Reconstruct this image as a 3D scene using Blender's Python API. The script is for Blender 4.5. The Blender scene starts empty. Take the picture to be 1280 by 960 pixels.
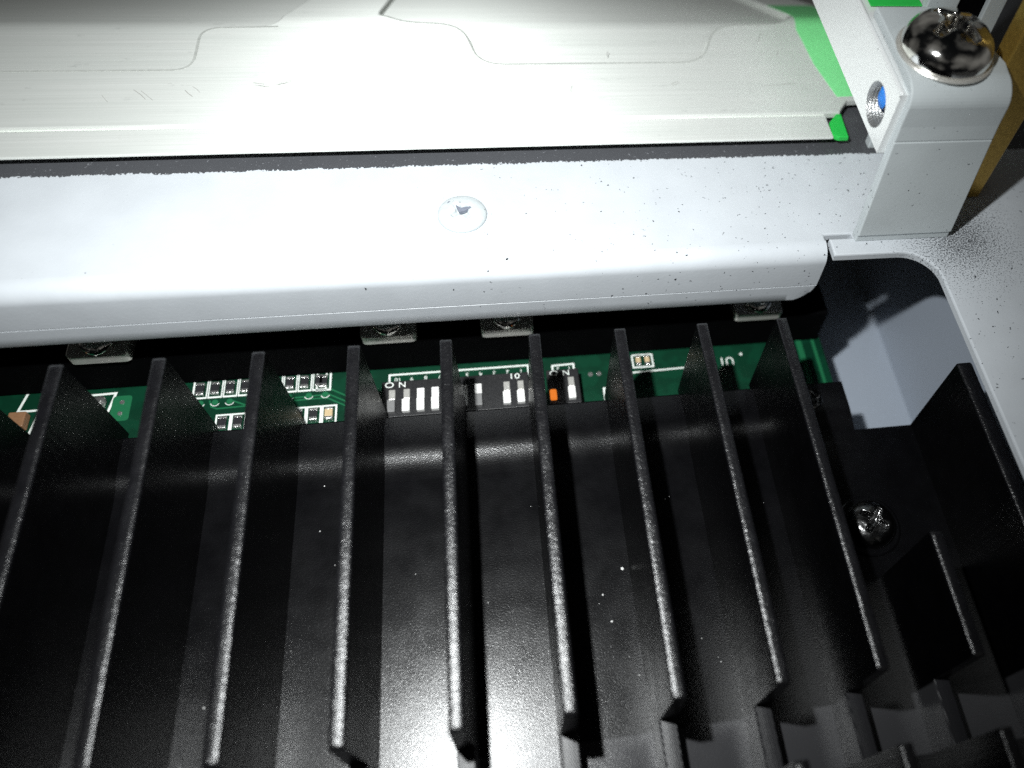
import bpy, bmesh, math, random
from mathutils import Vector, Matrix, noise

# ------------------------------------------------------------------ camera, world, light
S = 0.001                                   # everything below is laid out in millimetres
scn = bpy.context.scene
COL = scn.collection

cam_d = bpy.data.cameras.new("camera")
cam = bpy.data.objects.new("camera", cam_d)
COL.objects.link(cam)
R = ((0.98202581, -0.15555391, 0.10690317),
     (-0.07540816, -0.8425614, -0.53329531),
     (0.17302865, 0.51564839, -0.83914708))
rot = Matrix((R[0], [-v for v in R[1]], [-v for v in R[2]])).transposed().to_4x4()
CAMP = Vector((-1.370, -55.944, 78.046))
cam.matrix_world = Matrix.Translation(CAMP * S) @ rot
cam_d.sensor_fit = 'HORIZONTAL'
cam_d.sensor_width = 36.0
cam_d.lens = 1023.476 / 1280 * 36
cam_d.shift_x = -(822.74 - 640) / 1280
cam_d.shift_y = (478.75 - 480) / 1280
cam_d.clip_start = 0.002
cam_d.clip_end = 5.0
cam_d.dof.use_dof = True
cam_d.dof.focus_distance = 0.100
cam_d.dof.aperture_fstop = 15.0
scn.camera = cam

world = bpy.data.worlds.new("World")
scn.world = world
world.use_nodes = True
bgn = world.node_tree.nodes["Background"]
bgn.inputs[1].default_value = 0.14
wt = world.node_tree                                   # the dim, cluttered room around: soft light and dark patches everywhere
wc = wt.nodes.new("ShaderNodeTexCoord")
wn = wt.nodes.new("ShaderNodeTexNoise"); wn.inputs['Scale'].default_value = 1.6; wn.inputs['Detail'].default_value = 1.5
wr = wt.nodes.new("ShaderNodeValToRGB")
wr.color_ramp.elements[0].position = .42; wr.color_ramp.elements[0].color = (.02, .022, .025, 1)
wr.color_ramp.elements[1].position = .70; wr.color_ramp.elements[1].color = (1.0, .98, .92, 1)
wt.links.new(wc.outputs['Generated'], wn.inputs['Vector']); wt.links.new(wn.outputs['Fac'], wr.inputs['Fac'])
wt.links.new(wr.outputs['Color'], bgn.inputs[0])

fl_d = bpy.data.lights.new("phone_flash", 'SPOT')     # the phone's flash, beside the lens
fl_d.energy = 0.97
fl_d.color = (0.97, 1.0, 1.0)
fl_d.shadow_soft_size = 0.0016
fl_d.spot_size = math.radians(99)
fl_d.spot_blend = 1.0
flash = bpy.data.objects.new("phone_flash", fl_d)
COL.objects.link(flash)
FLP = Vector((-16.5, -30.0, 90.0))
flash.location = FLP * S
flash.rotation_euler = (Vector((-10.0, 8.0, 4.0)) - FLP).to_track_quat('-Z', 'Y').to_euler()

scn.view_settings.view_transform = 'Standard'
scn.view_settings.look = 'None'
scn.view_settings.exposure = 0.0
scn.view_settings.gamma = 1.0
scn.cycles.use_denoising = False
scn.cycles.max_bounces = 8

# ------------------------------------------------------------------ materials
class NT:
    def __init__(s, name):
        s.m = bpy.data.materials.new(name)
        s.m.use_nodes = True
        s.t = s.m.node_tree
        s.b = s.t.nodes["Principled BSDF"]
        g = s.t.nodes.new("ShaderNodeNewGeometry")
        v = s.t.nodes.new("ShaderNodeVectorMath"); v.operation = 'SCALE'
        v.inputs['Scale'].default_value = 1000.0
        s.t.links.new(g.outputs['Position'], v.inputs[0])
        s.pos = v.outputs[0]
        s.sep = None
    def n(s, kind, **kw):
        nd = s.t.nodes.new(kind)
        for k, v in kw.items():
            setattr(nd, k, v)
        return nd
    def l(s, a, b):
        s.t.links.new(a, b)
    def xyz(s):
        if not s.sep:
            s.sep = s.n("ShaderNodeSeparateXYZ"); s.l(s.pos, s.sep.inputs[0])
        return s.sep.outputs
    def scaled(s, sc):
        v = s.n("ShaderNodeVectorMath", operation='MULTIPLY'); s.l(s.pos, v.inputs[0])
        v.inputs[1].default_value = sc
        return v.outputs[0]
    def noise(s, scale, detail=3, vec=None, rough=.55):
        nd = s.n("ShaderNodeTexNoise"); s.l(vec or s.pos, nd.inputs['Vector'])
        nd.inputs['Scale'].default_value = scale; nd.inputs['Detail'].default_value = detail
        nd.inputs['Roughness'].default_value = rough
        return nd.outputs['Fac']
    def math(s, op, a, b=0.0, clamp=False):
        nd = s.n("ShaderNodeMath", operation=op, use_clamp=clamp)
        for i, x in enumerate((a, b)):
            if isinstance(x, (int, float)): nd.inputs[i].default_value = x
            else: s.l(x, nd.inputs[i])
        return nd.outputs[0]
    def rng(s, v, a, b, c=0., d=1., smooth=False):
        nd = s.n("ShaderNodeMapRange"); nd.clamp = True
        if smooth: nd.interpolation_type = 'SMOOTHSTEP'
        if isinstance(v, (int, float)): nd.inputs[0].default_value = v
        else: s.l(v, nd.inputs[0])
        for i, x in enumerate((a, b, c, d)):
            nd.inputs[i + 1].default_value = x
        return nd.outputs[0]
    def mix(s, f, a, b):
        nd = s.n("ShaderNodeMix", data_type='RGBA')
        if isinstance(f, (int, float)): nd.inputs[0].default_value = f
        else: s.l(f, nd.inputs[0])
        for k, x in ((6, a), (7, b)):
            if isinstance(x, tuple): nd.inputs[k].default_value = (*x, 1)
            else: s.l(x, nd.inputs[k])
        return nd.outputs[2]
    def bump(s, h, dist, strength=1.0, prev=None):
        nd = s.n("ShaderNodeBump"); s.l(h, nd.inputs['Height'])
        nd.inputs['Distance'].default_value = dist * S; nd.inputs['Strength'].default_value = strength
        if prev: s.l(prev, nd.inputs['Normal'])
        return nd.outputs['Normal']
    def set(s, **kw):
        for k, v in kw.items():
            i = s.b.inputs[k.replace('_', ' ')]
            if isinstance(v, tuple): i.default_value = (*v, 1)
            elif isinstance(v, (int, float)): i.default_value = v
            else: s.l(v, i)
        return s

def plain(name, col, rough=.5, metal=0., bumpsc=None, bumpd=.02, var=.12, **kw):
    t = NT(name)
    f = t.noise(2.3, 4)
    d = tuple(c * (1 - var) for c in col); e = tuple(min(1, c * (1 + var)) for c in col)
    t.set(Base_Color=t.mix(f, d, e), Metallic=metal, Roughness=t.rng(t.noise(3.1, 3), .3, .7, rough * .85, min(1, rough * 1.15)), **kw)
    if bumpsc:
        t.set(Normal=t.bump(t.noise(bumpsc, 3), bumpd))
    return t.m

# black anodised aluminium: flat, sandy skin
def black_metal(name, sc, d, base=.0035, rough=.40, spec=.5, cell=False, wear=0.0, slot=False):
    t = NT(name)
    h = t.noise(sc, 3)
    if cell:
        v = t.n("ShaderNodeTexVoronoi"); v.feature = 'SMOOTH_F1'
        t.l(t.pos, v.inputs['Vector']); v.inputs['Scale'].default_value = sc * .55
        v.inputs['Smoothness'].default_value = .6
        h = t.math('ADD', t.math('MULTIPLY', v.outputs['Distance'], -1.3), t.math('MULTIPLY', h, .8))
    c = t.mix(t.rng(t.noise(.5, 4), .35, .7), (base * .8, base * .8, base * 1.0), (base * 1.2, base * 1.2, base * 1.5))
    if slot:                              # milled cross slot; lighter base colour also stands in for its bright reflections
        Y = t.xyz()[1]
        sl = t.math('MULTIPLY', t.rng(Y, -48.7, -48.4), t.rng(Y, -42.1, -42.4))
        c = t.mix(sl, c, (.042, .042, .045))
    if wear:
        c = t.mix(t.rng(t.noise(3.3, 5), .66, .72, 0, wear), c, (.25, .25, .25))
    t.set(Base_Color=c, Roughness=t.rng(t.noise(.25, 2), .3, .7, rough * .9, rough * 1.12),
          Specular_IOR_Level=spec, Normal=t.bump(h, d))
    return t.m

M = {}
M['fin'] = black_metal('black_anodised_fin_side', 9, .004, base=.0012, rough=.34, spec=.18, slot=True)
M['fin_top'] = black_metal('black_anodised_fin_edge', 3.6, .065, base=.004, rough=.27, spec=.8)
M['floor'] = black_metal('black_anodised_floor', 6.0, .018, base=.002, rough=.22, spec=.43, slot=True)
M['black_part'] = black_metal('dull_black_metal', 7, .01, base=.0012, rough=.7, spec=.03)

def milled():
    t = NT('milled_black_metal')
    v = t.n("ShaderNodeVectorMath", operation='MODULO'); t.l(t.scaled((1, 1, 0)), v.inputs[0]); v.inputs[1].default_value = (10, 1000, 1)
    w = t.n("ShaderNodeTexWave", wave_type='RINGS', rings_direction='SPHERICAL')
    add = t.n("ShaderNodeVectorMath", operation='ADD'); t.l(t.scaled((1, 1, 0)), add.inputs[0]); add.inputs[1].default_value = (9, 50, 0)
    t.l(add.outputs[0], w.inputs['Vector']); w.inputs['Scale'].default_value = 1.5; w.inputs['Distortion'].default_value = .4
    t.set(Base_Color=(.012, .012, .014), Roughness=.36, Specular_IOR_Level=.5, Normal=t.bump(w.outputs['Fac'], .010))
    return t.m
M['milled'] = milled()

def grey_paint(name, col, deck=False):
    t = NT(name)
    X, Y, Z = t.xyz()
    c = t.mix(t.rng(t.noise(.16, 3), .3, .7), tuple(k * .95 for k in col), tuple(min(1, k * 1.04) for k in col))
    # fine black overspray: flecks, thicker towards the end with the bracket
    v = t.n("ShaderNodeTexVoronoi"); v.inputs['Scale'].default_value = 1.6; v.inputs['Randomness'].default_value = 1.0
    wob = t.n("ShaderNodeTexNoise"); t.l(t.pos, wob.inputs['Vector']); wob.inputs['Scale'].default_value = 2.0
    va = t.n("ShaderNodeVectorMath", operation='ADD'); t.l(t.pos, va.inputs[0]); t.l(wob.outputs['Color'], va.inputs[1])
    st = t.n("ShaderNodeVectorMath", operation='MULTIPLY'); t.l(va.outputs[0], st.inputs[0]); st.inputs[1].default_value = (.9, 1.25, 1.1)
    t.l(st.outputs[0], v.inputs['Vector'])
    cs = t.n("ShaderNodeSeparateColor"); t.l(v.outputs['Color'], cs.inputs[0])
    if deck:
        dens = t.rng(X, -12, 34, .01, .5)
        dens = t.math('MULTIPLY', dens, t.rng(t.noise(.22, 2), .3, .7, .4, 1.4))
        dx = t.math('SUBTRACT', X, 56.0); dy = t.math('SUBTRACT', Y, 8.0)
        r2 = t.math('SQRT', t.math('ADD', t.math('MULTIPLY', dx, dx), t.math('MULTIPLY', dy, dy)))
        dens2 = t.rng(r2, 2, 15, .95, 0)
    else:
        dens = t.math('MULTIPLY', t.rng(t.noise(.3, 2), .35, .7, .05, 1.0), .28)
        dens2 = 0.0
    pick = t.math('LESS_THAN', cs.outputs[0], dens)
    size = t.rng(cs.outputs[1], 0, 1, .05, .20)
    dot = t.math('MULTIPLY', pick, t.math('LESS_THAN', t.math('DIVIDE', v.outputs['Distance'], 1.0), size))
    # second, sandier layer
    fine = t.math('LESS_THAN', t.noise(5.0, 2, rough=.7), t.math('ADD', .245, t.math('MULTIPLY', dens2, .285)) if deck else .27)
    spk = t.math('MAXIMUM', dot, t.math('MULTIPLY', fine, .85))
    c = t.mix(spk, c, (.02, .022, .026))
    rough = .42
    if deck:
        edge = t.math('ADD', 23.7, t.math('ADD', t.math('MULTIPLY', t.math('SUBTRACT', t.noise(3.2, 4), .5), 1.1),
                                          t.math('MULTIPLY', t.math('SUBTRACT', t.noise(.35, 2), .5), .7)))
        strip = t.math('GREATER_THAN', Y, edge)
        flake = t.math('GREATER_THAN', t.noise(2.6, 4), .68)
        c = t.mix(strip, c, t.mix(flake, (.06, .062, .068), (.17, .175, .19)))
    t.set(Base_Color=c, Roughness=t.rng(t.noise(.8, 4), .3, .7, rough * .9, rough * 1.15),
          Normal=t.bump(t.noise(2.6, 4), .012), Specular_IOR_Level=.45)
    return t.m
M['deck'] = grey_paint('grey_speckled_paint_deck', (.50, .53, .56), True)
M['bracket'] = grey_paint('grey_speckled_paint', (.47, .51, .52))
M['chassis'] = plain('grey_chassis_paint', (.33, .37, .43), .5, var=.05)

def brushed():
    t = NT('brushed_aluminium')
    streak = t.noise(1.0, 5, t.scaled((.03, 3.5, 1)), .65)
    broad = t.noise(1.0, 3, t.scaled((.05, .5, 1)))
    c = t.mix(streak, (.77, .80, .76), (.91, .93, .90))
    c = t.mix(t.rng(broad, .35, .7, 0, .5), c, (.77, .81, .77))
    # hairline nicks and grey smudges
    sm = t.rng(t.noise(.35, 5, t.scaled((1, 2.2, 1)), .7), .62, .74, 0, .35)
    c = t.mix(sm, c, (.33, .34, .33))
    tan = t.n("ShaderNodeTangent", direction_type='RADIAL', axis='Y')
    t.set(Base_Color=c, Metallic=.46, Roughness=t.rng(streak, .3, .7, .56, .66), Anisotropic=.85, Anisotropic_Rotation=0.0,
          Normal=t.bump(t.noise(1.0, 6, t.scaled((.08, 9, 1)), .7), .012))
    cv = t.n("ShaderNodeCombineXYZ"); cv.inputs[1].default_value = 1
    t.l(cv.outputs[0], t.b.inputs['Tangent'])
    return t.m
M['alu'] = brushed()
M['block'] = plain('satin_cast_aluminium', (.80, .82, .82), .38, .25, 5, .01, .05)
M['chrome'] = plain('bright_nickel', (.78, .77, .74), .10, 1.0, 3.0, .012, .04)
M['zinc'] = plain('dull_zinc', (.66, .65, .61), .32, .6, 4.0, .02, .1)
M['black_screw'] = plain('black_oxide_screw', (.20, .20, .20), .2, 1.0, 2.5, .03, .2)
M['brass'] = plain('yellow_chromate', (.48, .31, .07), .38, .7, 1.2, .05, .35)
M['green_plastic'] = plain('green_plastic', (.02, .50, .07), .4, 0.0, 3, .01, .15)
M['light_wash'] = plain('pale_green_light_wash', (.24, .80, .32), .35, 0.0, 2, .02, .2)  # green light falling on the aluminium, painted as a surface colour
M['blue'] = plain('blue_thread_lock', (.02, .22, .75), .35, 0.0, 6, .1, .3)
M['bore'] = plain('thread_bore', (.45, .46, .46), .35, .8, 5, .08, .3)
M['white'] = plain('white_plastic', (.72, .72, .70), .45, 0, 7, .05, .10)
M['grey_plastic'] = plain('grey_plastic', (.16, .16, .16), .5, 0, 7, .05, .2)
M['black_plastic'] = plain('black_plastic', (.012, .012, .013), .45, 0, 6, .02, .2)
M['silk'] = plain('white_silkscreen', (.70, .74, .70), .6, 0, None, var=.15)
M['resin'] = plain('black_resistor_resin', (.02, .02, .022), .35, 0, None, var=.2)
M['solder'] = plain('solder', (.70, .70, .68), .25, .9, 5, .08, .1)
M['tan'] = plain('tan_ceramic', (.50, .38, .22), .45, 0, None, var=.1)
M['brown'] = plain('brown_ceramic', (.23, .12, .06), .5, 0, None, var=.2)
M['orange'] = plain('lit_orange_lens', (.75, .22, .03), .4, 0, None, var=.1, Emission_Color=(1.0, .25, .03), Emission_Strength=.8)
M['dust'] = plain('grey_dust', (.55, .55, .54), .9, 0, None, var=.2)
M['chip'] = plain('bare_blue_grey_metal', (.20, .22, .27), .5, .2, 4, .02, .4)
M['shade_line'] = plain('grey_shade_line', (.52, .54, .51), .6, .2, 3, .02, .35)  # colour of the painted shade line beside the pressed edges
M['dark_mark'] = plain('scuff', (.36, .36, .34), .7, 0, None, var=.3)

def pcb():
    t = NT('green_solder_mask')
    f = t.rng(t.noise(.30, 2), .45, .55)
    c = t.mix(f, (.0018, .027, .013), (.0022, .036, .017))
    t.set(Base_Color=c, Roughness=.32, Normal=t.bump(t.noise(3, 3), .01))
    return t.m
M['pcb'] = pcb()
M['trace'] = plain('trace_green', (.012, .12, .05), .35, 0, None, var=.08)

# ------------------------------------------------------------------ helpers
ORG = {}
def obj(name, bm, mat, parent=None, smooth=False, org=None):
    """link a bmesh (world millimetres) as one mesh object with its origin at its base"""
    vs = [v.co for v in bm.verts]
    if org is None:
        lo = [min(v[i] for v in vs) for i in range(3)]; hi = [max(v[i] for v in vs) for i in range(3)]
        org = Vector(((lo[0] + hi[0]) / 2, (lo[1] + hi[1]) / 2, lo[2]))
    org = Vector(org)
    for v in bm.verts:
        v.co = (v.co - org) * S
    me = bpy.data.meshes.new(name)
    bm.normal_update(); bm.to_mesh(me); bm.free()
    for m in (mat if isinstance(mat, (list, tuple)) else [mat]):
        me.materials.append(M[m] if isinstance(m, str) else m)
    if smooth:
        for p in me.polygons: p.use_smooth = True
        if smooth == 'angle': me.set_sharp_from_angle(angle=math.radians(28))
    o = bpy.data.objects.new(name, me); COL.objects.link(o)
    place(o, org, parent)
    return o
def place(o, org, parent=None):
    ORG[o] = Vector(org)
    if parent is not None:
        o.parent = parent
        o.location = (Vector(org) - ORG[parent]) * S
    else:
        o.location = Vector(org) * S
def tag(o, label, cat, group=None):
    o['label'] = label; o['category'] = cat
    if group: o['group'] = group
    return o
def thing(name, loc, label, cat, group=None):
    o = bpy.data.objects.new(name, None); COL.objects.link(o)
    o.empty_display_size = 0.002
    place(o, loc)
    return tag(o, label, cat, group)
def struct(o):
    o['kind'] = 'structure'; return o
def clone(o, org, parent):
    c = o.copy(); COL.objects.link(c)
    place(c, org, parent)
    return c

def bm_box(x0, x1, y0, y1, z0, z1, bev=0., bm=None, seg=2):
    b = bmesh.new()
    vs = [b.verts.new((x, y, z)) for z in (z0, z1) for y in (y0, y1) for x in (x0, x1)]
    for f in ((0, 2, 3, 1), (4, 5, 7, 6), (0, 1, 5, 4), (2, 6, 7, 3), (0, 4, 6, 2), (1, 3, 7, 5)):
        b.faces.new([vs[i] for i in f])
    if bev:
        bmesh.ops.bevel(b, geom=b.edges[:], offset=bev, segments=seg, affect='EDGES', profile=.5)
    if bm is None: return b
    merge(bm, b); return bm
def merge(bm, b):
    me = bpy.data.meshes.new('tmp'); b.to_mesh(me); b.free(); bm.from_mesh(me); bpy.data.meshes.remove(me)
def bm_poly(pts, z0, z1, bev=0., seg=2, skip_y=None):
    b = bmesh.new()
    f = b.faces.new([b.verts.new((x, y, z0)) for x, y in pts])
    f.normal_update()
    if f.normal.z > 0: f.normal_flip()
    r = bmesh.ops.extrude_face_region(b, geom=[f])
    for v in r['geom']:
        if isinstance(v, bmesh.types.BMVert): v.co.z = z1
    bmesh.ops.recalc_face_normals(b, faces=b.faces[:])
    if bev:
        es = [e for e in b.edges if abs(e.verts[0].co.z - z1) < 1e-6 and abs(e.verts[1].co.z - z1) < 1e-6
              and not (skip_y is not None and all(abs(v.co.y - skip_y) < 1e-6 for v in e.verts))]
        bmesh.ops.bevel(b, geom=es, offset=bev, segments=seg, affect='EDGES', profile=.5)
    return b
def arc(cx, cy, r, a0, a1, n=8):
    return [(cx + r * math.cos(math.radians(a0 + (a1 - a0) * i / n)), cy + r * math.sin(math.radians(a0 + (a1 - a0) * i / n))) for i in range(n + 1)]
def loft(rings, cap=True, closed=True):
    b = bmesh.new()
    vr = [[b.verts.new(p) for p in r] for r in rings]
    n = len(vr[0])
    for a, c in zip(vr, vr[1:]):
        for i in range(n if closed else n - 1):
            j = (i + 1) % n
            b.faces.new((a[i], a[j], c[j], c[i]))
    if cap:
        b.faces.new(vr[0][::-1]); b.faces.new(vr[-1])
    bmesh.ops.remove_doubles(b, verts=b.verts[:], dist=1e-5)
    bmesh.ops.dissolve_degenerate(b, edges=b.edges[:], dist=1e-5)
    bmesh.ops.recalc_face_normals(b, faces=b.faces[:])
    return b
def bm_line(pts, w, z, t=.03):
    """flat printed line with mitred joints"""
    L, Rr = [], []
    P = [Vector(p) for p in pts]
    for i, p in enumerate(P):
        d1 = (p - P[i - 1]).normalized() if i else (P[1] - p).normalized()
        d2 = (P[i + 1] - p).normalized() if i < len(P) - 1 else d1
        n1 = Vector((-d1.y, d1.x)); n2 = Vector((-d2.y, d2.x))
        m = (n1 + n2).normalized(); k = w / 2 / max(.3, m.dot(n1))
        L.append(p + m * k); Rr.append(p - m * k)
    rings = [[(a.x, a.y, z + t), (c.x, c.y, z + t), (c.x, c.y, z - .01), (a.x, a.y, z - .01)] for a, c in zip(L, Rr)]
    return loft(rings)
def bm_text(txt, size, x, y, z, rotdeg=0., sx=1., ext=.02):
    cu = bpy.data.curves.new('t', 'FONT'); cu.body = txt; cu.size = size; cu.extrude = ext
    cu.align_x = 'CENTER'; cu.align_y = 'CENTER'; cu.resolution_u = 3
    o = bpy.data.objects.new('t', cu); COL.objects.link(o)
    dg = bpy.context.evaluated_depsgraph_get()
    me = bpy.data.meshes.new_from_object(o.evaluated_get(dg))
    b = bmesh.new(); b.from_mesh(me)
    bpy.data.objects.remove(o); bpy.data.curves.remove(cu); bpy.data.meshes.remove(me)
    bmesh.ops.transform(b, verts=b.verts[:], matrix=Matrix.Translation((x, y, z + ext)) @ Matrix.Rotation(math.radians(rotdeg), 4, 'Z') @ Matrix.Diagonal((sx, 1, 1, 1)))
    return b
def sstep(a, b, x):
    t = min(1, max(0, (x - a) / (b - a))); return t * t * (3 - 2 * t)
def bm_screw(cx, cy, z0, r, h, cross=.52, arm=.13, depth=.55, turn=20., rim=.25, rings=44, seg=112, tilt=(0, 0), seed=1):
    """pan head with a cross recess as a dense polar height field over a short cylindrical rim"""
    b = bmesh.new()
    ca, sa = math.cos(math.radians(turn)), math.sin(math.radians(turn))
    def hz(x, y):
        q = (x * x + y * y) / (r * r)
        z = rim + (h - rim) * math.sqrt(max(0, 1 - q)) ** .8
        u, v = abs(x * ca + y * sa) / r, abs(-x * sa + y * ca) / r
        dd = min(u, v); ll = max(u, v)
        w = arm * (1 - .35 * ll / cross)
        core = 1 - sstep(arm * 1.5, arm * 1.9, math.hypot(u, v))
        m = max((1 - sstep(w - .025, w + .03, dd)) * (1 - sstep(cross - .05, cross + .03, ll)), core)
        fl = h * (1 - depth) * 1.0 + h * .35 * sstep(0, cross, ll)
        z = z * (1 - m) + min(z, fl) * m
        return z + .012 * r * noise.noise(Vector((x, y, seed * 7.7)) * (5 / r))
    cen = b.verts.new((0, 0, hz(0, 0)))
    prev = None; vr = []
    for i in range(1, rings + 1):
        rr = r * math.sin(math.pi / 2 * i / rings) if i < rings else r
        vr.append([b.verts.new((rr * math.cos(2 * math.pi * k / seg), rr * math.sin(2 * math.pi * k / seg),
                                hz(rr * math.cos(2 * math.pi * k / seg), rr * math.sin(2 * math.pi * k / seg)))) for k in range(seg)])
    vr.append([b.verts.new((r * math.cos(2 * math.pi * k / seg), r * math.sin(2 * math.pi * k / seg), -.05)) for k in range(seg)])
    for k in range(seg):
        b.faces.new((cen, vr[0][k], vr[0][(k + 1) % seg]))
    for a, c in zip(vr, vr[1:]):
        for k in range(seg):
            j = (k + 1) % seg
            b.faces.new((a[k], c[k], c[j], a[j]))
    b.faces.new(vr[-1][::-1])
    bmesh.ops.transform(b, verts=b.verts[:], matrix=Matrix.Translation((cx, cy, z0)) @ Matrix.Rotation(tilt[0], 4, 'X') @ Matrix.Rotation(tilt[1], 4, 'Y'))
    return b
def lathe(prof, cx, cy, seg=64):
    rings = [[(cx + r * math.cos(2 * math.pi * k / seg), cy + r * math.sin(2 * math.pi * k / seg), z) for k in range(seg)] for r, z in prof]
    return loft(rings)
rnd = random.Random(4)

# ------------------------------------------------------------------ the setting: floor and side of the box below
struct(obj('chassis_floor', bm_box(-90, 63, -85, 62, -36, -35), 'chassis'))
struct(obj('chassis_wall', bm_box(63, 64, -85, 62, -36, 2.9), 'chassis'))

# ------------------------------------------------------------------ painted cover panel with its folded front flange
DZ = 4.0
pan = thing('cover_panel', (0, 20, -6.4), 'grey speckled sheet metal panel with folded front lip and black back strip', 'panel')
pts = [(-88, 8.5), (38.2, 8.5), (38.2, 9.45), (41.9, 9.45), (41.9, 8.75), (38.75, 8.75), (38.75, 6.05)]
pts += arc(47.2, 1.6, 4.4, 90, 0, 10)
pts += [(51.6, -84), (110, -84), (110, 62), (56, 62), (56, 44), (-88, 44)]
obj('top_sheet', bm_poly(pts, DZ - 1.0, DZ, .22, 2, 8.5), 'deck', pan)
def zb(x):
    k = x - 34.6
    return -5.55 if k < 0 else -5.55 + 3.6 - math.sqrt(max(0, 3.6 ** 2 - k * k)) * 1.0
outer = [(8.5, DZ)] + [(8.5 + 2.1 * math.cos(math.radians(a)), DZ - 2.1 + 2.1 * math.sin(math.radians(a))) for a in range(100, 181, 8)]
outer += [(6.4, .7), (6.4, -.8), (6.44, -2.20), (6.54, -2.26), (6.54, -2.32), (6.46, -2.37), (6.52, -3.8), (6.62, -5.35), (6.74, -5.55)]
inner = [(7.5, -5.55), (7.5, -2.), (7.4, 1.2), (7.7, 2.3), (8.5, DZ - 1.0)]
xs = [-88 + i * 4.0 for i in range(31)] + [34.6 + 3.6 * math.sin(math.radians(a)) for a in range(0, 91, 6)]
rings = []
for x in xs:
    lo = zb(x)
    rings.append([(x, y, max(z, lo)) for y, z in outer + inner])
obj('front_flange', loft(rings), 'deck', pan, smooth='angle')

psc = thing('panel_screw', (-5.9, 15.2, DZ), 'pale grey painted pan head screw with a chipped recess on the flat panel', 'screw')
obj('head', bm_screw(-5.9, 15.2, DZ, 2.9, .95, .5, .14, .7, 35, .08), 'bracket', psc, smooth=True)
obj('paint_chip', bm_poly([(-6.6, 16.1), (-6.0, 15.55), (-4.9, 15.75), (-4.75, 15.55), (-5.6, 15.0), (-6.2, 14.85)], DZ + .5, DZ + .9), 'chip', psc)
obj('bare_spot', bm_poly(arc(-7.25, 16.55, .32, 0, 330, 10), DZ + .4, DZ + .72), 'chip', psc)

# ------------------------------------------------------------------ brushed aluminium frame above the panel
alu = thing('aluminium_cover', (0, 40, DZ), 'brushed bare aluminium cover with round-cornered recesses and a stepped front edge', 'cover')
AZ = 6.0
def rounded(path, r):
    """polyline with its inner corners rounded"""
    out = [path[0]]
    for i in range(1, len(path) - 1):
        p0, p, p1 = Vector(path[i - 1]), Vector(path[i]), Vector(path[i + 1])
        rr = min(r, (p - p0).length * .48, (p1 - p).length * .48)
        a = p + (p0 - p).normalized() * rr; c = p + (p1 - p).normalized() * rr
        for k in range(7):
            t = k / 6
            q = a * (1 - t) ** 2 + p * 2 * t * (1 - t) + c * t * t
            out.append((q.x, q.y))
    out.append(path[-1]); return out
mid = [(44.87, 92.0), (44.87, 54.11), (42.43, 50.09), (31.42, 49.45), (28.24, 40.98), (-2.67, 40.88), (-4.79, 49.77), (-13.26, 50.62), (-16.44, 54.96), (-16.44, 92.0)]
lft = [(-28.83, 92.0), (-28.83, 49.35), (-38.35, 49.03), (-38.35, 40.24), (-88.0, 40.24)]
def bent(bm, zb_):
    """score the sheet and fold its far side down"""
    for y in (45.3, 45.9, 49.2, 49.8, 50.4, 51.0, 51.6, 52.2, 53.0, 56.0):
        bmesh.ops.bisect_plane(bm, geom=bm.verts[:] + bm.edges[:] + bm.faces[:], plane_co=(0, y, 0), plane_no=(0, 1, 0))
    for v in bm.verts:
        y = v.co.y
        if y > 45.6: v.co.z -= .045 * (y - 45.6)
        if y > 49.2: v.co.z -= (.062 * min(y - 49.2, 3.8) ** 2 + (.47 * (y - 53.0) if y > 53.0 else 0))
    return bm
top = [(-88, 29.65), (45.5, 29.65), (46.1, 30.6), (47.3, 32.1), (54, 32.5), (54, 92.0)] + rounded(mid, 3.4) + rounded(lft, 2.6)
obj('main_sheet', bent(bm_poly(top, AZ - .85, AZ, .22, 2), AZ), 'alu', alu)
obj('recessed_sheet', bent(bm_poly([(-88, 33), (53.5, 33), (53.5, 91.5), (-88, 91.5)], AZ - 1.5, AZ - .9), AZ), 'alu', alu)
# stepped lip in front of the cover sheet
lip = [(25.0, AZ - .34), (25.12, AZ - .22), (29.2, AZ - .22), (29.7, AZ - .5), (29.7, AZ - .9), (27.2, AZ - .8), (25.0, AZ - .5)]
rl = []
for i in range(60):
    x = -88 + i * 131.3 / 59
    rl.append([(x, y + (.05 * noise.noise(Vector((x * .9, 3, 0))) if y < 25.3 else 0), z + (.02 * noise.noise(Vector((x * .8, 0, 0))) if y < 25.3 else 0)) for y, z in lip])
obj('front_lip', loft(rl), 'alu', alu)
obj('support_rail', bm_box(-88, 50, 33.5, 40, DZ, AZ - 1.5), 'black_part', alu)
obj('end_cap', bm_poly([(43.35, 25.6), (44.2, 25.02), (45.5, 25.02), (45.7, 29.62), (45.0, 29.62), (43.6, 28.0)], AZ - .85, AZ - .19, .1), 'green_plastic', alu)
obj('green_light_wash', bent(bm_poly([(46.0, 32.9), (53, 33.2), (53, 66), (45.2, 66), (45.1, 54), (43.9, 48.2), (44.5, 40)], AZ + .01, AZ + .06), AZ), 'light_wash', alu)  # added thin sheet whose colour stands in for green light on the metal
for path, rr_ in ((mid, 3.4), (lft, 2.6)):            # thin darker strips: shade of the pressed edges put into colour
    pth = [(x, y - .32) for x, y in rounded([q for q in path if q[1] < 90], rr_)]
    obj('edge_shade', bent(bm_line(pth, .30, AZ + .012, .006), AZ), 'shade_line', alu)
sc = bmesh.new()
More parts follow.
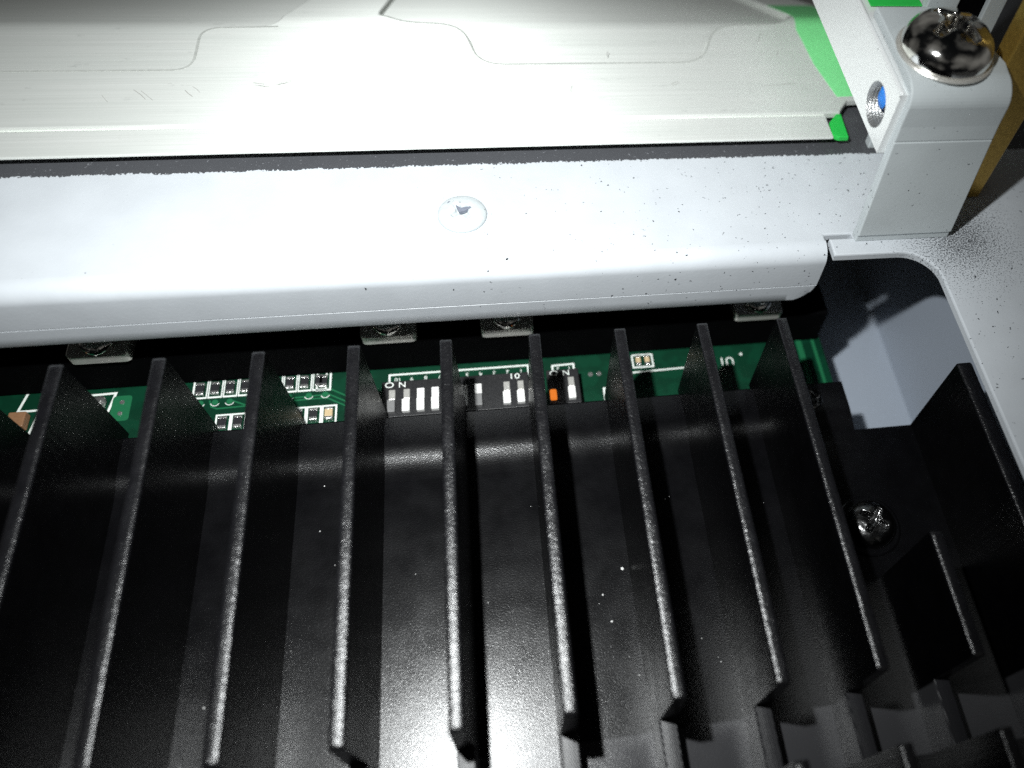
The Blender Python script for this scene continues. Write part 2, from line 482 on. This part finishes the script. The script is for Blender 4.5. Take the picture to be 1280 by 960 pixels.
for (x, y, dx, dy, n) in [(-47.57, 35.69, .9, -1.3, 1), (-43.97, 36.32, 1.6, -1.8, 2), (-38.25, 36.43, 1.0, -1.2, 2), (-30.63, 37.17, 1.3, -.3, 3), (-28.3, 36.85, 1.5, .5, 3), (23.37, 35.9, 1.1, .6, 2),
                          (35.55, 35.58, 3.6, .25, 1), (38.73, 36.01, 2.2, .15, 1), (14.9, 41.94, .3, 1.0, 1), (8.55, 35.05, .3, 1.4, 1), (37.14, 45.11, .7, 1.9, 1), (39.78, 41.94, .5, 1.2, 1)]:
    for k in range(n):
        x1, y1 = x + rnd.uniform(-.6, .6), y + rnd.uniform(-.5, .5)
        P = [(x1, y1), (x1 + dx * .5 + rnd.uniform(-.15, .15), y1 + dy * .5), (x1 + dx, y1 + dy)]
        merge(sc, bm_line(P, rnd.uniform(.05, .11), AZ + .012, .006))
mk = obj('scuff_marks', sc, 'dark_mark', alu); mk['kind'] = 'stuff'

# ------------------------------------------------------------------ corner bracket, spacer block, dome screw
blk = thing('spacer_block', (46.5, 30, 15.0), 'white satin metal block with a threaded side hole under the bracket', 'block')
bx0, by0, bz0, bz1 = 41.05, 10.15, 16.6, 24.5
b = bm_box(bx0, 52.0, 18.4, 56, bz0, bz1)
# front part of the block: side face with a round bore
def side_ring(n=48):
    cy, cz, r = 14.3, 19.95, 2.5
    sq, ci = [], []
    for k in range(n):
        a = 2 * math.pi * k / n
        c, s_ = math.cos(a), math.sin(a)
        ts = [((18.4 - cy) / c if c > 1e-9 else 1e9), ((by0 - cy) / c if c < -1e-9 else 1e9), ((bz1 - cz) / s_ if s_ > 1e-9 else 1e9), ((bz0 - cz) / s_ if s_ < -1e-9 else 1e9)]
        t = min(ts)
        sq.append((bx0, cy + c * t, cz + s_ * t)); ci.append((bx0, cy + c * r, cz + s_ * r))
    return sq, ci, (cy, cz, r)
sq, ci, (cy_, cz_, cr_) = side_ring()
vb = [[b.verts.new(p) for p in sq], [b.verts.new(p) for p in ci]]
for k in range(48):
    j = (k + 1) % 48
    b.faces.new((vb[0][k], vb[0][j], vb[1][j], vb[1][k]))
for quad in (((bx0, by0, bz0), (52, by0, bz0), (52, by0, bz1), (bx0, by0, bz1)),
             ((bx0, by0, bz1), (52, by0, bz1), (52, 18.4, bz1), (bx0, 18.4, bz1)),
             ((bx0, by0, bz0), (bx0, 18.4, bz0), (52, 18.4, bz0), (52, by0, bz0)),
             ((52, by0, bz0), (52, 18.4, bz0), (52, 18.4, bz1), (52, by0, bz1))):
    b.faces.new([b.verts.new(p) for p in quad])
obj('body', b, 'block', blk)
obj('top_edge', bm_box(bx0 - .03, bx0 + .5, by0 + .05, 56, bz1 - .3, bz1 + .22, .2, seg=3), 'block', blk)
rb = [[(bx0 + d, cy_ + math.cos(2 * math.pi * k / 48) * (cr_ - q), cz_ + math.sin(2 * math.pi * k / 48) * (cr_ - q)) for k in range(48)]
      for d, q in [(-.02, -.06), (.25, .22)] + [(.25 + .2 * i, .22 + (.16 if i % 2 else 0)) for i in range(1, 14)]]
bore = obj('threaded_bore', loft(rb, cap=False), 'bore', blk)
bq = bmesh.new()
bmesh.ops.create_icosphere(bq, subdivisions=3, radius=1.0)
for v in bq.verts:
    v.co = Vector((v.co.x * .5, v.co.y * 1.1, v.co.z * 1.3)) * (1 + .25 * noise.noise(v.co * 2.5)) + Vector((bx0 + 1.0, cy_ + .55, cz_ + .5))
obj('thread_lock', bq, 'blue', blk, smooth=True)
obj('bore_end', bm_box(bx0 + 2.6, bx0 + 2.9, cy_ - 2.7, cy_ + 2.7, cz_ - 2.7, cz_ + 2.7), 'bore', blk)
obj('green_label', bm_box(42.2, 48.6, 25.4, 56, 24.72, 24.85), 'green_plastic', blk)
obj('rear_foot', bm_box(50, 52, 40, 54, AZ - 1.5, bz0), 'block', blk)

brk = thing('corner_bracket', (48, 9, DZ), 'grey folded sheet metal bracket standing at the panel corner under the dome screw', 'bracket')
TH = 1.4
prof = [(8.05, DZ), (8.05, DZ + .9), (7.85, DZ + 1.3), (9.03, 18.9), (9.11, 19.0), (9.11, 19.1), (9.06, 19.2), (9.2, 21.0)] + [(12.0 + 2.8 * math.cos(math.radians(a)), 23.3 + 2.6 * math.sin(math.radians(a))) for a in range(175, 89, -8)] + [(13.5, 25.9), (23.6, 25.9)]
inn = [(23.6, 25.9 - TH + .22), (13.5, 25.9 - TH + .22), (12.0, 24.5), (11.2, 24.0), (10.75, 23.0), (10.5, 20.9), (9.3, DZ + 1.3), (9.4, DZ + .9), (9.4, DZ)]
def bw(y, z):
    """left and right limits: the upright leans a little, the top narrows to a chamfered back end"""
    t = (z - DZ) / 22.0
    l = 41.9 - .0 * t; r = 54.5 - .9 * t
    if y > 17.5: r -= (y - 17.5) * .36
    return l, r
ring_l = []; ring_r = []
nx = 6; rr = []
full = prof + inn
for i in range(nx + 1):
    rr.append([(bw(y, z)[0] + (bw(y, z)[1] - bw(y, z)[0]) * i / nx, y, z) for y, z in full])
bb = loft(rr)
es = [e for e in bb.edges if len(e.link_faces) == 2 and e.calc_face_angle(0) > 1.2]
bmesh.ops.bevel(bb, geom=es, offset=.16, segments=2, affect='EDGES', profile=.5)
obj('folded_plate', bb, 'bracket', brk, smooth=False)
tag(obj('dome_screw', bm_screw(47.2, 15.3, 25.95, 5.0, 3.9, .62, .15, .62, 28, .35, rings=64, seg=160, seed=3), 'chrome', smooth=True),
    'shiny nickel dome head screw on top of the corner bracket', 'screw')
w = obj('spring_washer', lathe([(3.0, 25.9), (5.35, 25.9), (5.42, 26.05), (5.3, 26.2), (3.0, 26.2)], 47.2, 15.3), 'zinc', smooth=False)
tag(w, 'thin zinc washer under the shiny dome screw', 'washer')

# uprights behind the bracket
up = thing('upright_plate', (55, 25, DZ), 'pale grey upright plate with a black slot rising behind the bracket', 'plate')
obj('wall', bm_box(48.7, 52.6, 24.6, 26.0, DZ, 46, .15), 'bracket', up)
obj('edge_strip', bm_box(56.3, 58.6, 24.6, 26.0, DZ, 46, .15), 'bracket', up)
obj('slot_backing', bm_box(52.7, 56.2, 25.2, 25.8, DZ, 46), 'black_part', up)
pst = thing('brass_post', (59, 19, DZ), 'tall yellow chromate post standing right behind the grey bracket', 'post')
obj('post_body', bm_box(55.0, 61.4, 14.7, 17.6, DZ, 44, .25), 'brass', pst)
obj('post_web', bm_box(58.8, 64, 17.7, 22, DZ, 44, .25), 'brass', pst)

# ------------------------------------------------------------------ the heatsink
FZ = -15.0
hs = thing('heatsink', (0, -40, FZ - 3.2), 'black anodised heatsink with long parallel fins cut across by a slot', 'heatsink')
outl = [(-72, -84), (53.6, -84), (53.6, -8.4), (43.3, -8.4), (43.3, -1.3), (-72, -1.3)]
obj('base_plate', bm_poly(outl, FZ - 3.2, FZ, .25, 2), 'floor', hs)
RAMP = [(-10.2, FZ - .2), (-10.0, FZ + .01), (-9.0, FZ + .03), (-8.2, FZ + .11), (-7.4, FZ + .27), (-6.8, FZ + .43), (-6.2, FZ + .57), (-5.5, FZ + .67), (-4.8, FZ + .71), (-1.35, FZ + .71), (-1.15, FZ + .6), (-1.15, FZ - 3.0), (-4, FZ - 3.0)]
obj('end_ramp', loft([[(x, y, z) for y, z in RAMP] for x in (-72, -30, 10, 43.2)]), 'floor', hs, smooth='angle')
def bm_fin(seed, y0=0., y1=-84., slot=(-42.0, -48.6), ht=.68, hb=1.02):
    segs = []
    y = y0
    STEP = .28
    def rng(a, c):
        n = max(2, int(abs(a - c) / STEP)); return [a + (c - a) * i / n for i in range(n + 1)]
    runs = []
    if y0 > slot[0]: runs.append((rng(y0, slot[0]), 0.0))
    runs.append(([slot[0] - .01, slot[1] + .01], -9.6))
    runs.append((rng(slot[1], y1), 0.0))
    rings, tops = [], []
    for ys, zt in runs:
        for k, y in enumerate(ys):
            t = -zt / 15.0
            hw = ht + (hb - ht) * t
            rough = zt == 0.0
            def j(a, q): return a * noise.noise(Vector((y * 1.7, q * 3.1, seed * 13.7))) + a * .7 * noise.noise(Vector((y * 4.3, q * 5.1, seed * 3.7))) if rough else 0.0
            end = rough and (k == 0 or k == len(ys) - 1)
            dz = -.12 if end else 0.
            rings.append([(-hb, y, FZ - .3), (-hw + j(.03, 1) * .5, y, zt - .30), (-hw + .05 + j(.02, 2), y, zt - .08 + j(.02, 3) + dz),
                          (-hw + .14 + j(.02, 4), y, zt + j(.025, 5) + dz), (-.15, y, zt + .02 + j(.03, 6) + dz), (.25, y, zt + .02 + j(.03, 7) + dz),
                          (hw - .14 + j(.02, 8), y, zt + j(.025, 9) + dz), (hw - .05 + j(.02, 10), y, zt - .08 + j(.02, 11) + dz),
                          (hw + j(.03, 12) * .5, y, zt - .30), (hb, y, FZ - .3)])
    b = loft(rings)
    b.normal_update()
    for f in b.faces:
        c = f.calc_center_median()
        if f.normal.z > .35 and c.z > -1: f.material_index = 1; f.smooth = True
        elif f.normal.z > .6 and c.z < -8 and c.z > -11: f.material_index = 2
        elif c.z > -.4 and abs(f.normal.y) < .6: f.material_index = 1; f.smooth = True
    return b
FM = ['fin', 'fin_top', 'milled']
protos = []
for i in range(-1, 9):
    x = -48.63 + 10.0 * i
    if len(protos) < 4:
        bfin = bm_fin(len(protos) + 1)
        o = obj('fin', bfin, FM, hs, org=(0, 0, 0))
        protos.append(o)
    else:
        o = clone(protos[(i * 3 + 1) % 4], (0, 0, 0), hs)
    place(o, (x, 0, 0), hs)
o = obj('fin', bm_fin(9, y0=-28.9), FM, hs, org=(0, 0, 0)); place(o, (41.4, 0, 0), hs)
o = obj('outer_fin', bm_fin(11, y0=-8.4, slot=(-84.1, -84.2), y1=-84.5, ht=.95, hb=1.1), FM, hs, org=(0, 0, 0)); place(o, (52.5, 0, 0), hs)
obj('screw_seat', lathe([(2.9, FZ - .1), (4.0, FZ - .1), (4.0, FZ + .25), (3.8, FZ + .35), (2.9, FZ + .35)], 41.0, -22.2), 'floor', hs)
tag(obj('heatsink_screw', bm_screw(41.0, -22.2, FZ + .3, 3.1, 2.2, .6, .15, .6, 50, .3, seed=5), 'black_screw', smooth=True),
    'black oxide cross head screw fixing the heatsink beside the shortened fin', 'screw')
tag(obj('edge_screw', bm_screw(38.3, -3.6, FZ + .02, 1.7, 1.2, .6, .15, .6, 10, .2, seed=6), 'black_screw', smooth=True),
    'small black screw in the last channel at the board end of the heatsink', 'screw')

# ------------------------------------------------------------------ circuit board
PZ = -20.0
pc = thing('circuit_board', (-15, 0, PZ - 1.6), 'green printed circuit board with white markings below the heatsink end', 'circuit board')
obj('board', bm_box(-80, 44.7, -30, 30, PZ - 1.6, PZ, .1), 'pcb', pc)
def silk(pts, w=.22): return obj('marking', bm_line(pts, w, PZ), 'silk', pc)
def trace(pts, w=.2): return obj('trace', bm_line(pts, w, PZ, .02), 'trace', pc)
def letters(t, size, x, y, rot=0, z=PZ, sx=1., parent=None): return obj('lettering', bm_text(t, size, x, y, z, rot, sx), 'silk', parent or pc)
# resistor row with U-shaped outlines
def resistor(x, y, body='resin', w=1.0, l=1.7, h=.5):
    r_ = obj('resistor', bm_box(x - w / 2, x + w / 2, y - l / 2 + .3, y + l / 2 - .3, PZ, PZ + h, .06), body, pc)
    for s_ in (-1, 1):
        yy = y + s_ * (l / 2 - .15)
        obj('terminal', bm_box(x - w / 2, x + w / 2, yy - .22, yy + .22, PZ, PZ + h * .97, .08), 'solder', r_)
def chip(x, y, parts='resin'):
    silk([(x - .86, y + 1.4), (x - .86, y - 1.25), (x + .86, y - 1.25), (x + .86, y + 1.4)], .24)
    resistor(x, y, parts)
for k in range(9):
    x = -42.2 + 1.87 * k
    if k in (4, 7) and False: continue
    chip(x, 8.6)
chip(-26.7, 8.5)
for x in (-42.0, -40.2, -38.4, -31.0, -28.5, -26.4):       # vias under the row
    obj('via', lathe([(.12, PZ), (.42, PZ), (.40, PZ + .05), (.15, PZ + .05)], x, 6.55, 20), 'trace', pc)
    obj('via_ring', bm_line(arc(x, 6.55, .55, 200, 340, 8), .09, PZ), 'silk', pc)
trace([(-40.9, 6.9), (-40.6, 5.9), (-39.9, 5.55), (-34.0, 5.7)])
trace([(-38.2, 6.7), (-36.6, 5.9), (-35.5, 5.4)])
trace([(-31.6, 5.9), (-26.2, 6.0), (-23.2, 4.2)])
trace([(-31.6, 6.3), (-25.9, 6.5), (-22.2, 4.3)])
trace([(-25.9, 7.4), (-23.9, 6.2), (-22.4, 5.4)])
for x, y, m in ((-38.9, 3.2, 'resin'), (-37.0, 3.2, 'resin'), (-29.6, 3.4, 'resin'), (-27.7, 3.4, 'resin'), (-25.75, 3.4, 'tan')):
    silk([(x - .85, y - 1.3), (x - .85, y + 1.3), (x + .85, y + 1.3), (x + .85, y - 1.3)], .22)
    resistor(x, y, m, 1.0, 1.7, .5)
# markings and parts at the far end
silk([(-63.0, 9.9), (-63.6, 7.3), (-61.0, 7.3), (-61.7, 3.4)], .3)
silk([(-55.6, 9.0), (-52.5, 9.1), (-53.1, 5.7)], .3)
obj('capacitor', bm_box(-63.9, -61.9, 4.4, 6.6, PZ, PZ + 1.2, .15), 'brown', pc)
bq = bmesh.new(); bmesh.ops.create_icosphere(bq, subdivisions=3, radius=1.0)
for v in bq.verts: v.co = Vector((v.co.x * .9, v.co.y * 1.2, v.co.z * .6)) * (1 + .3 * noise.noise(v.co * 2)) + Vector((-54.2, 7.4, PZ + .3))
obj('solder_joint', bq, 'solder', pc, smooth=True)
obj('copper_pad', bm_poly(rounded([(-52.7, 6.), (-52.7, 8.6), (-50.4, 8.6), (-50.4, 4.8), (-52.2, 4.8)], .5), PZ - .01, PZ + .04), 'trace', pc)
for y in (5.9, 7.6): obj('via', lathe([(.1, PZ), (.3, PZ), (.3, PZ + .1), (.1, PZ + .1)], -51.5, y, 16), 'solder', pc)
# ten-way DIP switch and a two-way one
SZ = -17.0
def dip(x0, n, pitch, states, yb, mark, end):
    d = obj('dip_switch', bm_box(x0 - 1.2, x0 + (n - 1) * pitch + 1.3, .3, 5.9, PZ + .2, SZ, .12), 'black_plastic', pc)
    for k in range(n):
        x = x0 + k * pitch + .1
        lo, hi = states[k]
        if lo: obj('slider', bm_box(x - .50, x + .50, .9, 2.75, SZ - .2, SZ + .55, .1), lo, d)
        if hi: obj('slider_slot', bm_box(x - (.48 if hi == 'white' else .35), x + .48, 2.95, 4.5, SZ - .2, SZ + .12, .08), hi, d)
        obj('pin', bm_box(x - .25, x + .25, 5.9, 6.9, PZ, PZ + .5, .1), 'solder', d)
    letters('O', 1.25, x0 - .2, 5.25, 0, SZ, 1.25, d); letters('N', 1.2, x0 + 1.45, 5.2, 0, SZ, 1.1, d)
    if end: letters(end, 1.2, x0 + (n - 1) * pitch - .6, 5.25, 0, SZ, 1.3, d)
    return d
W, G, N = 'white', 'grey_plastic', None
dip(-17.4, 10, 1.86, [(G, 'zinc'), (W, 'zinc'), (W, W), (W, W), (W, W), (W, W), (G, W), (N, N), (W, 'zinc'), (W, 'zinc')], 8.8, 10, '10')
silk([(-18.1, 7.0), (-18.1, 8.85), (.75, 8.9), (.75, 7.3)], .25)
for k in range(10):
    letters(str(10 - k), 1.0, -17.0 + 1.86 * k, 8.0, 180, PZ, .9)
dip(4.3, 2, 1.86, [(N, N), (W, 'zinc')], 8.6, 2, None)
obj('indicator', bm_box(3.3, 4.2, 1.0, 2.6, SZ - .2, SZ + .4, .2), 'orange', pc)
silk([(4.15, 7.5), (4.15, 8.5), (7.15, 8.6), (7.15, 7.6)], .25)
for k in range(2): letters(str(2 - k), .95, 4.9 + 1.6 * k, 7.9, 180, PZ, .9)
for x in (9.4, 10.6): obj('via', lathe([(.12, PZ), (.36, PZ), (.34, PZ + .06), (.15, PZ + .06)], x, 6.6, 18), 'solder', pc)
silk([(11.0, 2.2), (11.0, 4.1), (12.6, 4.1)], .25)
silk([(15.7, 9.3), (15.7, 7.2), (18.6, 7.2), (18.6, 9.3), (15.7, 9.3)], .22)
resistor(16.5, 8.25, 'tan', .7, 1.5, .4); resistor(17.8, 8.25, 'tan', .7, 1.5, .4)
silk([(14.6, 6.35), (24.5, 6.6)], .22)
letters('U1', 1.9, 29.5, 7.2, 180)
obj('marking', lathe([(.05, PZ), (.22, PZ), (.22, PZ + .03), (.05, PZ + .03)], 31.9, 8.2, 14), 'silk', pc)
trace([(41.2, -6), (41.2, 16)], .9); trace([(43.4, -6), (43.4, 16)], .5)

# ------------------------------------------------------------------ black clamp bar behind the fins, silver tabs and screws on it
BZ = -13.2
cb = thing('clamp_bar', (-15, 14, PZ), 'dull black bar lying across the circuit board under the panel lip', 'bar')
obj('bar_body', bm_box(-80, 44.2, 9.75, 22, PZ + .02, BZ, .4), 'black_part', cb)
tabs = [(-51.4, 10.4, 'dim metal tab with screw at the far end of the black bar'), (-17.0, 10.6, 'metal tab on the black bar level with the row of white sliders'),
        (-1.7, 10.5, 'metal tab on the black bar beside the tab level with the sliders'), (33.3, 10.5, 'metal tab on the black bar above the green board end')]
for k, (x, y, lab) in enumerate(tabs):
    wdt = 3.5
    tg = obj('metal_tab', bm_poly(rounded([(x - wdt, y + 4), (x - wdt, y - 1.2), (x + wdt, y - 1.2), (x + wdt, y + 4)], .8), BZ, BZ + 1.6, .2), 'zinc')
    tag(tg, lab, 'tab', 'metal tabs on the black bar')
    so = obj('tab_screw', bm_screw(x, y + .9, BZ + 1.6, 2.1, 1.5, .6, .15, .6, 20 + 30 * k, .3, seed=8 + k, rings=30, seg=72), 'chrome', smooth=True)
    tag(so, ['round head screw on the tab at the far end of the black bar', 'round head screw on the tab level with the white sliders',
             'round head screw on the tab between the two middle fins', 'round head screw on the tab above the green board end'][k], 'screw', 'screws on the black bar')

# ------------------------------------------------------------------ dust lying on the black metal
db = bmesh.new()
spots = [(-36.0, -4.5, FZ, .3), (-18.0, -9, FZ + .1, .3), (25.0, -6.6, FZ, .35), (-.6, -3.0, FZ, .22), (9.5, -24, FZ, .2), (7.5, -30, FZ, .15)]
for k in range(45):
    c = rnd.randrange(9)
    spots.append((-48.63 + 10 * c + rnd.uniform(1.6, 8.4), rnd.uniform(-41, -2), FZ, rnd.choice((.05, .06, .08, .12))))
for x, y, z, r in spots:
    q = bmesh.new(); bmesh.ops.create_icosphere(q, subdivisions=1, radius=r)
    for v in q.verts: v.co = Vector((v.co.x * rnd.uniform(.7, 1.3), v.co.y * rnd.uniform(.7, 1.3), v.co.z * .5)) + Vector((x, y, z + r * .3))
    merge(db, q)
do = obj('dust', db, 'dust'); do['kind'] = 'stuff'; do['label'] = 'pale dust specks lying in the black heatsink channels'; do['category'] = 'dust'
